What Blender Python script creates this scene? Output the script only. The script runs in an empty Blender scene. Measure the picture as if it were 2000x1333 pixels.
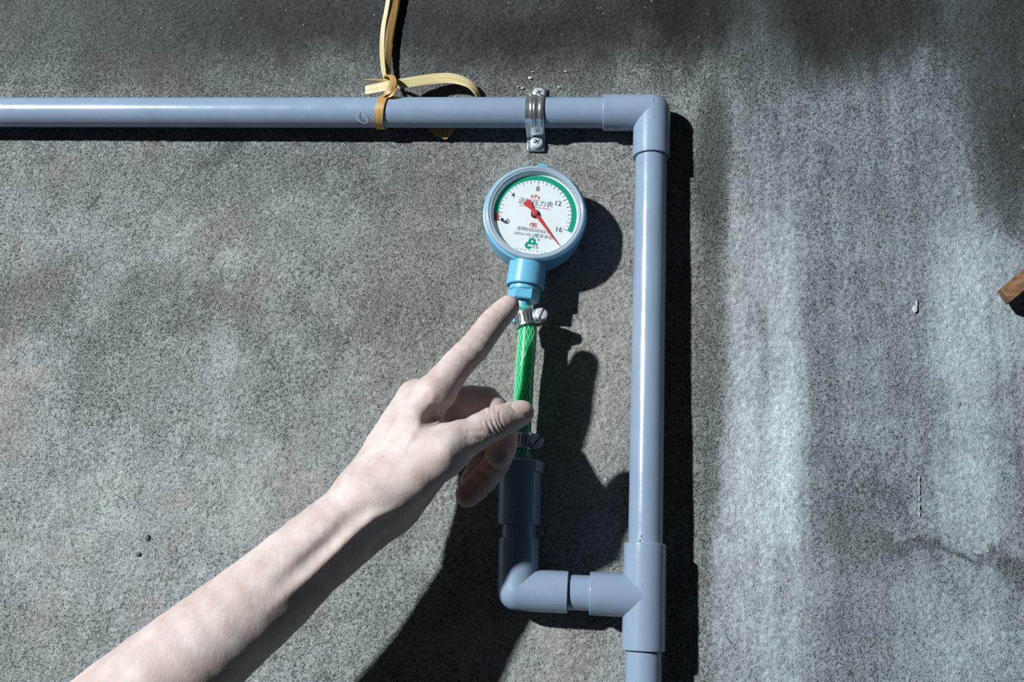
import bpy, bmesh, math
import numpy as np
from mathutils import Vector, Matrix

# ------------------------------------------------------------------ camera
scene = bpy.context.scene
COL = scene.collection
W, H, FPX = 2000, 1333, 1950.0
PITCH, YAW, ROLL, CAMD = 0.2444, 0.1047, 0.0494, 0.7593

def cam_axes(p, y, r):
    f = np.array([-math.sin(y) * math.cos(p), math.cos(y) * math.cos(p), math.sin(p)])
    rt = np.cross(f, [0, 0, 1.0]); rt /= np.linalg.norm(rt)
    up = np.cross(rt, f)
    return math.cos(r) * rt + math.sin(r) * up, -math.sin(r) * rt + math.cos(r) * up, f
RT, UP, FW = cam_axes(PITCH, YAW, ROLL)
CAM = np.array([0, -CAMD, 0.0])

cd = bpy.data.cameras.new('camera')
cd.sensor_width = 36.0
cd.lens = 36.0 * FPX / W
cd.clip_start = 0.01
cam = bpy.data.objects.new('camera', cd)
COL.objects.link(cam)
mw = Matrix.Identity(4)
for i in range(3):
    mw[i][0], mw[i][1], mw[i][2], mw[i][3] = RT[i], UP[i], -FW[i], CAM[i]
cam.matrix_world = mw
scene.camera = cam

# ------------------------------------------------------------------ world, lamp, exposure
world = bpy.data.worlds.new('world'); scene.world = world
world.use_nodes = True
bg = world.node_tree.nodes['Background']
bg.inputs[0].default_value = (0.50, 0.68, 0.85, 1)
bg.inputs[1].default_value = 0.036

LAMP = Vector((-2.5, -2.9, 1.27))
ld = bpy.data.lights.new('work_lamp', 'SPOT')
ld.energy = 1080
ld.color = (0.955, 1.0, 1.01)
ld.shadow_soft_size = 0.065
ld.spot_size = math.radians(60)
ld.spot_blend = 0.9
lamp = bpy.data.objects.new('work_lamp', ld); COL.objects.link(lamp)
lamp.location = LAMP
lamp.rotation_euler = (Vector((0.02, 0, 0.13)) - LAMP).to_track_quat('-Z', 'Y').to_euler()

vs = scene.view_settings
vs.view_transform = 'Standard'; vs.look = 'None'; vs.gamma = 1.0
vs.exposure = 0.0; vs.use_curve_mapping = False

# ------------------------------------------------------------------ helpers
def at(px, py, h=0.0):
    """point of the place seen at a photo pixel, h metres in front of the wall"""
    d = (px - W / 2) / FPX * RT - (py - H / 2) / FPX * UP + FW
    t = (-h - CAM[1]) / d[1]
    return Vector(CAM + t * d)

def mm_per_px(p):
    return float((np.array(p) - CAM) @ FW) / FPX

class MB:
    def __init__(s): s.v = []; s.f = []
    def add(s, vs_, fs_):
        o = len(s.v); s.v += [tuple(v) for v in vs_]; s.f += [tuple(i + o for i in f) for f in fs_]
    def rings(s, rings, close_u=True, cap=True):
        n = len(rings[0]); vs_ = [p for r in rings for p in r]; fs_ = []
        for i in range(len(rings) - 1):
            for j in range(n if close_u else n - 1):
                k = (j + 1) % n
                fs_.append((i * n + j, i * n + k, (i + 1) * n + k, (i + 1) * n + j))
        if cap:
            fs_.append(tuple(range(n - 1, -1, -1))); fs_.append(tuple((len(rings) - 1) * n + j for j in range(n)))
        s.add(vs_, fs_)
    def lathe(s, org, axis, prof, n=48, cap=True):
        """prof: list of (distance along axis, radius)"""
        a = Vector(axis).normalized(); org = Vector(org)
        u = a.orthogonal().normalized(); w = a.cross(u)
        rr = []
        full = []                       # supporting loops keep long flanks flat under smooth shading
        for i, (d, r) in enumerate(prof):
            full.append((d, r))
            if i + 1 < len(prof):
                d2, r2 = prof[i + 1]; L = math.hypot(d2 - d, r2 - r)
                if L > 0.0015:
                    for f_ in (0.0003 / L, 1 - 0.0003 / L): full.append((d + (d2 - d) * f_, r + (r2 - r) * f_))
        for d, r in full:
            r = max(r, 1e-6)
            rr.append([org + a * d + (u * math.cos(t) + w * math.sin(t)) * r for t in [2 * math.pi * j / n for j in range(n)]])
        s.rings(rr, True, cap)
    def tube(s, path, r, n=10, cap=True):
        path = [Vector(p) for p in path]; rr = []
        rad = r if hasattr(r, '__len__') else [r] * len(path)
        ref = None
        for i, p in enumerate(path):
            t = (path[min(i + 1, len(path) - 1)] - path[max(i - 1, 0)]).normalized()
            if ref is None: ref = t.orthogonal().normalized()
            ref = (ref - t * ref.dot(t)).normalized()
            b = t.cross(ref)
            rr.append([p + (ref * math.cos(a) + b * math.sin(a)) * rad[i] for a in [2 * math.pi * j / n for j in range(n)]])
        s.rings(rr, True, cap)
    def ribbon(s, path, widths, normals, th):
        """flat strip of given width and thickness; width direction = tangent x normal"""
        path = [Vector(p) for p in path]; rr = []
        for i, p in enumerate(path):
            t = (path[min(i + 1, len(path) - 1)] - path[max(i - 1, 0)]).normalized()
            n = Vector(normals[i]); n = (n - t * n.dot(t)).normalized(); w = t.cross(n)
            a = widths[i] / 2
            ring = []
            for u, k in ((-1, 0.3), (-0.93, 1), (-0.4, 1.12), (0.1, 0.9), (0.5, 1.1), (0.93, 1), (1, 0.3)): ring.append(p + w * a * u + n * th * k / 2)
            for u, k in ((1, 0.3), (0.93, 1), (0, 1), (-0.93, 1), (-1, 0.3)): ring.append(p + w * a * u - n * th * k / 2)
            rr.append(ring)
        s.rings(rr, True, True)
    def box(s, c, ex, ey, ez):
        c, ex, ey, ez = map(Vector, (c, ex, ey, ez))
        vs_ = [c + ex * i + ey * j + ez * k for i in (-1, 1) for j in (-1, 1) for k in (-1, 1)]
        s.add(vs_, [(0, 1, 3, 2), (4, 6, 7, 5), (0, 4, 5, 1), (2, 3, 7, 6), (0, 2, 6, 4), (1, 5, 7, 3)])
    def sphere(s, c, r, n=24, m=16, sc=(1, 1, 1)):
        c = Vector(c); rr = []
        for i in range(m + 1):
            ph = math.pi * i / m
            rr.append([c + Vector((math.sin(ph) * math.cos(t) * sc[0], math.sin(ph) * math.sin(t) * sc[1], math.cos(ph) * sc[2])) * max(r, 1e-6)
                       for t in [2 * math.pi * j / n for j in range(n)]])
        s.rings(rr, True, False)
    def build(s, name, mat, parent=None, bevel=0, smooth=35, local=False):
        me = bpy.data.meshes.new(name)
        off = ORG.get(parent.name, Vector()) if (parent and not local) else Vector()
        me.from_pydata([tuple(Vector(v) - off) for v in s.v], [], s.f)
        bm = bmesh.new(); bm.from_mesh(me)
        bmesh.ops.remove_doubles(bm, verts=bm.verts, dist=1e-6)
        bmesh.ops.dissolve_degenerate(bm, dist=1e-7, edges=bm.edges)
        bmesh.ops.recalc_face_normals(bm, faces=bm.faces)
        bm.to_mesh(me); bm.free()
        for p in me.polygons: p.use_smooth = True
        me.set_sharp_from_angle(angle=math.radians(smooth))
        o = bpy.data.objects.new(name, me); COL.objects.link(o)
        me.materials.append(mat)
        if parent:
            o.parent = parent
            if parent.name in ORG: ORG[o.name] = ORG[parent.name]
        if bevel:
            b = o.modifiers.new('bevel', 'BEVEL'); b.width = bevel; b.segments = 2; b.limit_method = 'ANGLE'
        return o
ORG = {}

def tag(o, label=None, cat=None, group=None, kind=None):
    if label: o['label'] = label
    if cat: o['category'] = cat
    if group: o['group'] = group
    if kind: o['kind'] = kind
    return o

def thing(name, label, cat, loc, group=None):
    o = bpy.data.objects.new(name, None); COL.objects.link(o)
    o.empty_display_size = 0.02
    o.location = loc; ORG[o.name] = Vector(loc)
    return tag(o, label, cat, group)

def spline(pts, n=8):
    """Catmull-Rom through points of any dimension"""
    P = [np.array(p, float) for p in pts]; out = []
    for i in range(len(P) - 1):
        a, b, c, d = P[max(i - 1, 0)], P[i], P[i + 1], P[min(i + 2, len(P) - 1)]
        for k in range(n):
            t = k / n
            out.append(0.5 * ((2 * b) + (-a + c) * t + (2 * a - 5 * b + 4 * c - d) * t * t + (-a + 3 * b - 3 * c + d) * t ** 3))
    out.append(P[-1]); return out

# ------------------------------------------------------------------ node helpers
class X:
    """a socket with arithmetic"""
    def __init__(s, nt, sock): s.nt = nt; s.s = sock
    def op(s, o, *a, clamp=False):
        n = s.nt.nodes.new('ShaderNodeMath'); n.operation = o; n.use_clamp = clamp
        for i, q in enumerate((s,) + a):
            if isinstance(q, X): s.nt.links.new(q.s, n.inputs[i])
            else: n.inputs[i].default_value = q
        return X(s.nt, n.outputs[0])
    def __add__(s, o): return s.op('ADD', o)
    __radd__ = __add__
    def __sub__(s, o): return s.op('SUBTRACT', o)
    def __mul__(s, o): return s.op('MULTIPLY', o)
    __rmul__ = __mul__
    def __truediv__(s, o): return s.op('DIVIDE', o)
    def rng(s, a, b, c=0.0, d=1.0, smooth=True):
        n = s.nt.nodes.new('ShaderNodeMapRange'); n.interpolation_type = 'SMOOTHSTEP' if smooth else 'LINEAR'
        s.nt.links.new(s.s, n.inputs[0])
        for i, q in enumerate((a, b, c, d)): n.inputs[i + 1].default_value = q
        return X(s.nt, n.outputs[0])

def noise(nt, vec, scale, detail=2, rough=0.5, dist=0.0, color=False):
    n = nt.nodes.new('ShaderNodeTexNoise'); n.inputs['Scale'].default_value = scale
    n.inputs['Detail'].default_value = detail; n.inputs['Roughness'].default_value = rough
    n.inputs['Distortion'].default_value = dist
    nt.links.new(vec, n.inputs['Vector'])
    return n.outputs[1] if color else X(nt, n.outputs[0])

def mixc(nt, fac, a, b, mode='MIX'):
    n = nt.nodes.new('ShaderNodeMix'); n.data_type = 'RGBA'; n.blend_type = mode
    for q, i in ((fac, 0), (a, 6), (b, 7)):
        if isinstance(q, X): nt.links.new(q.s, n.inputs[i])
        elif hasattr(q, 'is_linked'): nt.links.new(q, n.inputs[i])
        elif i == 0: n.inputs[0].default_value = q
        else: n.inputs[i].default_value = tuple(q) + (1,) if len(q) == 3 else q
    return n.outputs[2]

def material(name, color=(0.5, 0.5, 0.5), rough=0.5, metal=0.0, var=0.08, vscale=60, bump=0.0, bscale=400, **kw):
    m = bpy.data.materials.new(name); m.use_nodes = True
    nt = m.node_tree; b = nt.nodes['Principled BSDF']
    tc = nt.nodes.new('ShaderNodeTexCoord').outputs['Object']
    n = noise(nt, tc, vscale, 4, 0.6)
    dark = tuple(c * (1 - var) for c in color); lite = tuple(min(1, c * (1 + var)) for c in color)
    nt.links.new(mixc(nt, n.rng(0.3, 0.7), dark, lite), b.inputs['Base Color'])
    b.inputs['Roughness'].default_value = rough; b.inputs['Metallic'].default_value = metal
    for k, v in kw.items(): b.inputs[k.replace('_', ' ')].default_value = v
    if bump:
        bn = nt.nodes.new('ShaderNodeBump'); bn.inputs['Strength'].default_value = 1.0
        bn.inputs['Distance'].default_value = bump
        nt.links.new(noise(nt, tc, bscale, 3, 0.6).s, bn.inputs['Height'])
        nt.links.new(bn.outputs[0], b.inputs['Normal'])
    return m

# ------------------------------------------------------------------ materials
def pvc_mat():
    m = material('grey_pvc', (0.225, 0.300, 0.410), 0.24, var=0.05, vscale=25, bump=0.00004, bscale=500)
    nt = m.node_tree; b = nt.nodes['Principled BSDF']
    tc = nt.nodes.new('ShaderNodeTexCoord').outputs['Object']
    r = noise(nt, tc, 45, 4, 0.6).rng(0.3, 0.75, 0.20, 0.30)
    nt.links.new(r.s, b.inputs['Roughness'])
    b.inputs['Specular IOR Level'].default_value = 0.58
    return m
M_pvc = pvc_mat()
M_blue = material('light_blue_plastic', (0.135, 0.42, 0.62), 0.28, var=0.03)
M_bezel = material('clear_bezel_plastic', (0.74, 0.82, 0.90), 0.12, var=0.03, Transmission_Weight=0.55, IOR=1.42)
M_dial = material('dial_white', (0.86, 0.90, 0.93), 0.55, var=0.015)
M_green = material('dial_green', (0.0, 0.34, 0.21), 0.5, var=0.04)
M_redmark = material('dial_dark_red', (0.25, 0.06, 0.06), 0.5, var=0.04)
M_red = material('needle_red', (0.68, 0.06, 0.06), 0.4, var=0.04)
M_ink = material('dial_ink', (0.07, 0.08, 0.11), 0.6, var=0.04)
M_ink2 = material('dial_fine_ink', (0.20, 0.22, 0.27), 0.6, var=0.04)
M_redink = material('dial_red_ink', (0.55, 0.09, 0.12), 0.6, var=0.04)
M_black = material('black_metal', (0.03, 0.035, 0.04), 0.35, var=0.1)
M_steel = material('zinc_steel', (0.66, 0.70, 0.73), 0.22, 0.88, var=0.12, vscale=180, bump=0.00003, bscale=700)
M_screw = material('zinc_screw', (0.70, 0.75, 0.82), 0.38, 0.45, var=0.10, vscale=260, bump=0.00003, bscale=900)
M_slot = material('slot_shadow_steel', (0.04, 0.045, 0.05), 0.6, 0.3, var=0.2)
M_thread = material('hose_braid_thread', (0.34, 0.82, 0.50), 0.22, var=0.08, Specular_IOR_Level=1.0)
M_hose = material('green_clear_hose', (0.008, 0.42, 0.155), 0.16, var=0.05, Subsurface_Weight=1.0, Subsurface_Scale=0.016, Subsurface_Radius=(0.3, 1.0, 0.5), Coat_Weight=0.3)
M_fibre = material('pale_fibre', (0.45, 0.45, 0.38), 0.6, var=0.1)
M_pebble = material('dark_pebble', (0.07, 0.08, 0.10), 0.7, var=0.3, vscale=300, bump=0.0003)
M_paint = material('white_paint', (0.50, 0.53, 0.56), 0.5, var=0.1, vscale=300, bump=0.0002, bscale=500)

def bamboo_mat(name, lo, hi):
    m = material(name, hi, 0.42)
    nt = m.node_tree; b = nt.nodes['Principled BSDF']
    uv = nt.nodes.new('ShaderNodeAttribute'); uv.attribute_name = 'along'
    mp = nt.nodes.new('ShaderNodeMapping'); mp.inputs['Scale'].default_value = (1400, 22, 1)
    nt.links.new(uv.outputs['Vector'], mp.inputs['Vector'])
    n = noise(nt, mp.outputs[0], 1.0, 4, 0.6)
    nt.links.new(mixc(nt, n.rng(0.33, 0.68), lo, hi), b.inputs['Base Color'])
    bn = nt.nodes.new('ShaderNodeBump'); bn.inputs['Distance'].default_value = 0.0002; bn.inputs['Strength'].default_value = 0.8
    nt.links.new(n.s, bn.inputs['Height']); nt.links.new(bn.outputs[0], b.inputs['Normal'])
    return m
M_bamboo = bamboo_mat('pale_bamboo', (0.42, 0.33, 0.14), (0.74, 0.65, 0.38))
M_bamboo2 = bamboo_mat('golden_bamboo', (0.30, 0.17, 0.05), (0.58, 0.37, 0.13))

def wood_mat():
    m = material('brown_wood', (0.2, 0.1, 0.05), 0.55)
    nt = m.node_tree; b = nt.nodes['Principled BSDF']
    tc = nt.nodes.new('ShaderNodeTexCoord').outputs['Object']
    mp = nt.nodes.new('ShaderNodeMapping'); mp.inputs['Rotation'].default_value = (0, math.radians(35), 0); mp.inputs['Scale'].default_value = (20, 260, 260)
    nt.links.new(tc, mp.inputs['Vector'])
    n = noise(nt, mp.outputs[0], 1.0, 4, 0.6)
    nt.links.new(mixc(nt, n.rng(0.3, 0.7), (0.085, 0.038, 0.017), (0.225, 0.115, 0.055)), b.inputs['Base Color'])
    bn = nt.nodes.new('ShaderNodeBump'); bn.inputs['Distance'].default_value = 0.0004
    nt.links.new(n.s, bn.inputs['Height']); nt.links.new(bn.outputs[0], b.inputs['Normal'])
    return m
M_wood = wood_mat()

def clear_mat():
    m = bpy.data.materials.new('clear_lens'); m.use_nodes = True; nt = m.node_tree
    nt.nodes.remove(nt.nodes['Principled BSDF'])
    tr = nt.nodes.new('ShaderNodeBsdfTransparent'); tr.inputs[0].default_value = (0.97, 0.98, 0.98, 1)
    gl = nt.nodes.new('ShaderNodeBsdfGlossy'); gl.inputs['Roughness'].default_value = 0.06
    fr = nt.nodes.new('ShaderNodeFresnel'); fr.inputs[0].default_value = 1.3
    mx = nt.nodes.new('ShaderNodeMixShader')
    nt.links.new(fr.outputs[0], mx.inputs[0]); nt.links.new(tr.outputs[0], mx.inputs[1]); nt.links.new(gl.outputs[0], mx.inputs[2])
    nt.links.new(mx.outputs[0], nt.nodes['Material Output'].inputs[0])
    return m
M_clear = clear_mat()

# ------------------------------------------------------------------ wall
# broad marks on the cement: (photo px, py, half-size px x, half-size px y, amount)  + darker / - paler
STAINS = [
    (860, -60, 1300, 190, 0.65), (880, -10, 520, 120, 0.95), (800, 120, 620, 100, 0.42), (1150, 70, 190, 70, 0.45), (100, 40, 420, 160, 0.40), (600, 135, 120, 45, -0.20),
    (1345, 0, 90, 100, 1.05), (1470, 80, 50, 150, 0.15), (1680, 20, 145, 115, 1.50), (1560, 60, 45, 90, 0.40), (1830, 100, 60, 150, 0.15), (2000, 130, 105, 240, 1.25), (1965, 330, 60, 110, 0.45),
    (300, 300, 520, 110, 0.20), (430, 290, 40, 18, 0.5), (188, 385, 12, 8, 0.9),
    (1392, 330, 28, 150, 0.80), (1385, 720, 32, 420, 0.35), (1500, 690, 82, 330, -0.46), (1495, 1120, 88, 330, -0.44), (1488, 760, 12, 150, 0.40), (1530, 1130, 18, 70, 0.30), (1475, 300, 75, 100, 0.05),
    (1590, 760, 14, 330, 0.18), (1700, 330, 110, 130, 0.12), (1700, 820, 110, 300, 0.02), (1740, 960, 36, 30, 0.40), (1660, 1020, 60, 70, 0.25),
    (1910, 660, 90, 210, -0.45), (1900, 1000, 90, 130, -0.42), (1900, 1260, 120, 90, -0.36), (1780, 1090, 80, 16, 0.40), (1910, 1095, 70, 14, 0.45), (1985, 1110, 40, 30, 0.45), (1985, 860, 30, 200, 0.18),
    (370, 590, 130, 60, 0.26), (190, 700, 90, 120, 0.18), (40, 560, 120, 70, 0.30), (60, 720, 110, 70, -0.15), (440, 640, 30, 140, -0.20), (140, 590, 60, 25, -0.2),
    (330, 1120, 290, 250, -0.17), (100, 940, 170, 170, -0.14), (550, 880, 170, 130, -0.12), (800, 420, 120, 200, 0.10), (560, 780, 70, 60, 0.18), (700, 640, 160, 40, 0.12),
    (640, 330, 200, 50, 0.12), (1060, 850, 160, 260, -0.12), (1060, 1290, 180, 90, -0.28), (1300, 160, 90, 60, -0.10), (1180, 640, 60, 240, -0.10),
]
def wall_mat():
    m = bpy.data.materials.new('rough_cement'); m.use_nodes = True
    nt = m.node_tree; b = nt.nodes['Principled BSDF']
    pos = nt.nodes.new('ShaderNodeNewGeometry').outputs['Position']
    sp = nt.nodes.new('ShaderNodeSeparateXYZ'); nt.links.new(pos, sp.inputs[0])
    x, z = X(nt, sp.outputs[0]), X(nt, sp.outputs[2])
    # ragged edges of the stains
    wc = nt.nodes.new('ShaderNodeSeparateColor')
    sv = nt.nodes.new('ShaderNodeCombineXYZ'); nt.links.new((x * 20).s, sv.inputs[0]); nt.links.new((z * 8).s, sv.inputs[2])
    nt.links.new(noise(nt, sv.outputs[0], 1.0, 6, 0.68, color=True), wc.inputs[0])
    xw = x + (X(nt, wc.outputs[0]) - 0.5) * 0.030
    zw = z + (X(nt, wc.outputs[1]) - 0.5) * 0.12
    tot = None
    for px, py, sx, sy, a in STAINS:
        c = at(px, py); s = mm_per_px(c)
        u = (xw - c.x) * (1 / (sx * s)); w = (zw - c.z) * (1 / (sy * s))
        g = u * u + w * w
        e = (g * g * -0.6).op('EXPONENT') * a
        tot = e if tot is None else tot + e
    # thin vertical runs, strongest on the right
    cv = nt.nodes.new('ShaderNodeCombineXYZ')
    nt.links.new((x * 80).s, cv.inputs[0]); nt.links.new((z * 2.2).s, cv.inputs[2])
    runs = (noise(nt, cv.outputs[0], 1.0, 3, 0.6) - 0.5) * x.rng(-0.05, 0.10, 0.15, 1.0) * 0.7
    mott = (noise(nt, pos, 34, 6, 0.72) - 0.5) * 1.0 + (noise(nt, pos, 6, 3, 0.5) - 0.5) * 0.35
    tot = tot + runs + mott + (noise(nt, pos, 330, 2, 0.6) - 0.5) * 1.1
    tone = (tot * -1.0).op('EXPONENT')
    # sand grain: pits and grains
    g1 = noise(nt, pos, 1500, 2, 0.6)
    g2 = noise(nt, pos, 780, 3, 0.62)
    gg = g1 * 0.45 + g2 * 0.55
    soot = tot.rng(0.5, 1.5, 0.0, 0.03)
    pit = (gg - tot.rng(-0.7, 0.35, -0.06, 0.035) + soot).rng(0.385, 0.478)
    base = mixc(nt, g2.rng(0.36, 0.66), (0.178, 0.198, 0.204), (0.315, 0.345, 0.355))
    # tints: brownish violet and greenish zones
    tint = noise(nt, pos, 11, 4, 0.6)
    base = mixc(nt, tint.rng(0.50, 0.68, 0, 0.55), base, (0.250, 0.222, 0.232))
    base = mixc(nt, noise(nt, pos, 9.3, 3, 0.6, 0.4).rng(0.52, 0.72, 0, 0.38), base, (0.268, 0.284, 0.248))
    base = mixc(nt, x.rng(0.02, 0.14, 0, 0.6), base, (0.235, 0.285, 0.322))
    cw = at(1010, 640); wu = (x - cw.x) * (1 / 0.150); ww_ = (z - cw.z) * (1 / 0.190)
    base = mixc(nt, ((wu * wu + ww_ * ww_) * -1.0).op('EXPONENT') * 0.85, base, (0.255, 0.245, 0.222))
    base = mixc(nt, tot.rng(0.5, 1.4, 0, 0.5), base, (0.215, 0.240, 0.265))
    c = mixc(nt, pit, (0.042, 0.043, 0.038), base)
    # quartz sparkle
    vo = nt.nodes.new('ShaderNodeTexVoronoi'); vo.inputs['Scale'].default_value = 400
    nt.links.new(pos, vo.inputs['Vector'])
    vs_ = nt.nodes.new('ShaderNodeSeparateColor'); nt.links.new(vo.outputs['Color'], vs_.inputs[0])
    spark = X(nt, vs_.outputs[0]).rng(0.983, 0.99) * X(nt, vo.outputs['Distance']).rng(0.30, 0.12)
    tv = nt.nodes.new('ShaderNodeCombineColor')
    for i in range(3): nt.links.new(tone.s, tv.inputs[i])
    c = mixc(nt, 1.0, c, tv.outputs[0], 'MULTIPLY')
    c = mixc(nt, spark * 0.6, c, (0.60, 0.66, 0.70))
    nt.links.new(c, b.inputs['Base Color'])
    b.inputs['Roughness'].default_value = 0.86
    b.inputs['Specular IOR Level'].default_value = 0.25
    hgt = gg + noise(nt, pos, 190, 2, 0.5) * 0.8
    bn = nt.nodes.new('ShaderNodeBump'); bn.inputs['Strength'].default_value = 1.0
    bn.inputs['Distance'].default_value = 0.0017
    nt.links.new(hgt.s, bn.inputs['Height']); nt.links.new(bn.outputs[0], b.inputs['Normal'])
    return m

def build_wall():
    rng = np.random.default_rng(4)
    step = 0.0016
    def axis(a, b):
        core = np.arange(a, b, step); out = []; d = step; v = core[-1]
        while v < b + 1.6: d *= 1.35; v += d; out.append(v)
        pre = []; d = step; v = a
        while v > a - 1.6: d *= 1.35; v -= d; pre.append(v)
        return np.array(pre[::-1] + list(core) + out)
    xs, zs = axis(-0.72, 0.50), axis(-0.22, 0.62)
    nx, nz = len(xs), len(zs)
    wn = rng.normal(size=(nz, nx))
    F = np.fft.rfft2(wn)
    fz = np.fft.fftfreq(nz)[:, None]; fx = np.fft.rfftfreq(nx)[None, :]
    fr = np.sqrt(fz ** 2 + fx ** 2)
    def band(lo, hi):
        q = np.fft.irfft2(F * np.exp(-(fr / hi) ** 2) * (1 - np.exp(-(fr / lo) ** 2)), s=(nz, nx)); return q / q.std()
    disp = 0.00022 * band(0.25, 0.55) + 0.00014 * band(0.03, 0.09) + 0.0004 * band(0.004, 0.015)
    disp = np.clip(disp, -0.0017, 0.0013)
    XX, ZZ = np.meshgrid(xs, zs)
    co = np.stack([XX, 0.0006 - disp, ZZ], -1).reshape(-1, 3).astype(np.float32)
    idx = np.arange(nx * nz).reshape(nz, nx)
    q = np.stack([idx[:-1, :-1], idx[:-1, 1:], idx[1:, 1:], idx[1:, :-1]], -1).reshape(-1, 4).astype(np.int32)
    me = bpy.data.meshes.new('wall_back')
    me.vertices.add(len(co)); me.vertices.foreach_set('co', co.ravel())
    me.loops.add(q.size); me.loops.foreach_set('vertex_index', q.ravel())
    me.polygons.add(len(q)); me.polygons.foreach_set('loop_start', np.arange(0, q.size, 4, dtype=np.int32))
    me.polygons.foreach_set('use_smooth', np.ones(len(q), dtype=bool))
    me.update(calc_edges=True)
    o = bpy.data.objects.new('wall_back', me); COL.objects.link(o)
    me.materials.append(wall_mat())
    tag(o, 'rough stained grey cement wall with pale streaks and soot marks', None, None, 'structure')
build_wall()

# ------------------------------------------------------------------ PVC pipe run
RP, RF = 0.0125, 0.01475          # pipe and fitting radii
HP = 0.0164                       # pipe centre off the wall at the top
zh = 0.3791
xv = 0.0262
def hv(z): return 0.0164 + (0.385 - z) * 0.0135     # the riser stands off a little more lower down
def V(x, z, h=None): return Vector((x, -(hv(z) if h is None else h), z))

run = thing('pvc_pipe_run', 'grey plastic pipe run with elbows and a tee fixed on the cement wall', 'pipe', V(xv, -0.25, 0))
def hollow_end(mb, org, axis, length, r_out, r_in, lip=0.0005, n=64):
    """socket: outer sleeve with rounded lip and a recessed inner rim"""
    mb.lathe(org, axis, [(0, r_out), (length - lip, r_out), (length - lip * 0.3, r_out - lip * 0.4), (length, r_out - lip), (length, r_in), (length - 0.004, r_in)], n, True)

corner = V(xv, zh, HP)
mb = MB(); mb.lathe(V(-1.3, zh, HP), (1, 0, 0), [(0, RP), (1.3 + xv - 0.003, RP)], 64); mb.build('pipe', M_pvc, run)
mb = MB()
hollow_end(mb, corner, (-1, 0, 0), corner.x - at(1178, 222, HP).x, RF, RP + 0.0003)
dwn = (V(xv, 0.0) - V(xv, zh)).normalized()
hollow_end(mb, corner, dwn, (zh - at(1268, 296, 0.029).z), RF, RP + 0.0003)
mb.sphere(corner, RF, 48, 32)
elbow1 = mb.build('elbow_fitting', M_pvc, run)
mb = MB()
seam = [corner + Vector((0.0, -RF * 1.0, 0.006))] + [corner + dwn * d + Vector((0.001, -RF * 0.998, 0)) for d in (0.0, 0.01, 0.02, 0.028)]
mb.tube(seam, 0.00016, 6); mb.build('mould_seam', M_pvc, elbow1)
# riser
top, bot = V(xv, zh), V(xv, -0.45)
mb = MB(); mb.lathe(top, bot - top, [(0.004, RP), ((bot - top).length, RP)], 64); mb.build('pipe', M_pvc, run)
# tee
zt = at(1180, 1161, 0.0205).z
tc = V(xv - 0.0003, zt)
ax = (bot - top).normalized()
mb = MB()
lt = at(1258, 1061, 0.034).z - zt
lb = zt - at(1257, 1274, 0.034).z
hollow_end(mb, tc, -ax, lt, RF + 0.0005, RP + 0.0003)
hollow_end(mb, tc, ax, lb, RF + 0.0005, RP + 0.0003)
xt = at(1152, 1161, 0.0205).x
hollow_end(mb, tc, (-1, 0, 0), tc.x - xt, RF + 0.0005, RP + 0.0003)
tee = mb.build('tee_fitting', M_pvc, run)
mb = MB()
for px, py, r in ((1252, 1047, 0.0009), (1249, 1056, 0.0008), (1254, 1052, 0.0006), (1246, 1081, 0.0006)):
    mb.sphere(at(px, py, hv(0.04) + (RP if py < 1060 else RF) - 0.0002), r, 10, 8, (0.9, 0.3, 1.2))
mb.build('glue_drip', M_pvc, tee)
# branch
e2 = Vector((at(1011, 1161, 0.0205).x, tc.y, zt))
mb = MB(); mb.lathe(e2, (1, 0, 0), [(0.01, RP), (tc.x - e2.x - 0.005, RP)], 64); mb.build('pipe', M_pvc, run)
mb = MB()
hollow_end(mb, e2, (1, 0, 0), at(1110, 1161, 0.0205).x - e2.x, RF + 0.0001, RP + 0.0003)
z_e2top = at(1011, 1050, 0.0345).z
up2 = (at(1016, 905, 0.0205) - e2); up2.y = 0; up2.normalize()
hollow_end(mb, e2, up2, z_e2top - zt, RF, RP + 0.0003)
mb.sphere(e2, RF, 48, 32)
mb.build('elbow_fitting', M_pvc, run)
# short riser and reducer
z_r0 = at(1014, 1024, 0.0345).z - zt
z_r1 = at(1018, 897, 0.0345).z - zt
mb = MB(); mb.lathe(e2, up2, [(0.01, RP), (z_r0 + 0.006, RP)], 64); mb.build('pipe', M_pvc, run)
mb = MB()
mb.lathe(e2, up2, [(z_r0 + 0.004, RP + 0.0003), (z_r0, RP + 0.0003), (z_r0, RF + 0.0004), (z_r0 + 0.0006, RF + 0.0008), (z_r1 - 0.009, RF + 0.0008), (z_r1 - 0.0085, RF + 0.0028),
                     (z_r1 - 0.001, RF + 0.0028), (z_r1, RF + 0.0018), (z_r1, 0.009), (z_r1 + 0.004, 0.0066), (z_r1 + 0.02, 0.0058)], 64)
mb.build('reducer_fitting', M_pvc, run)
nozzle = e2 + up2 * z_r1

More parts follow.
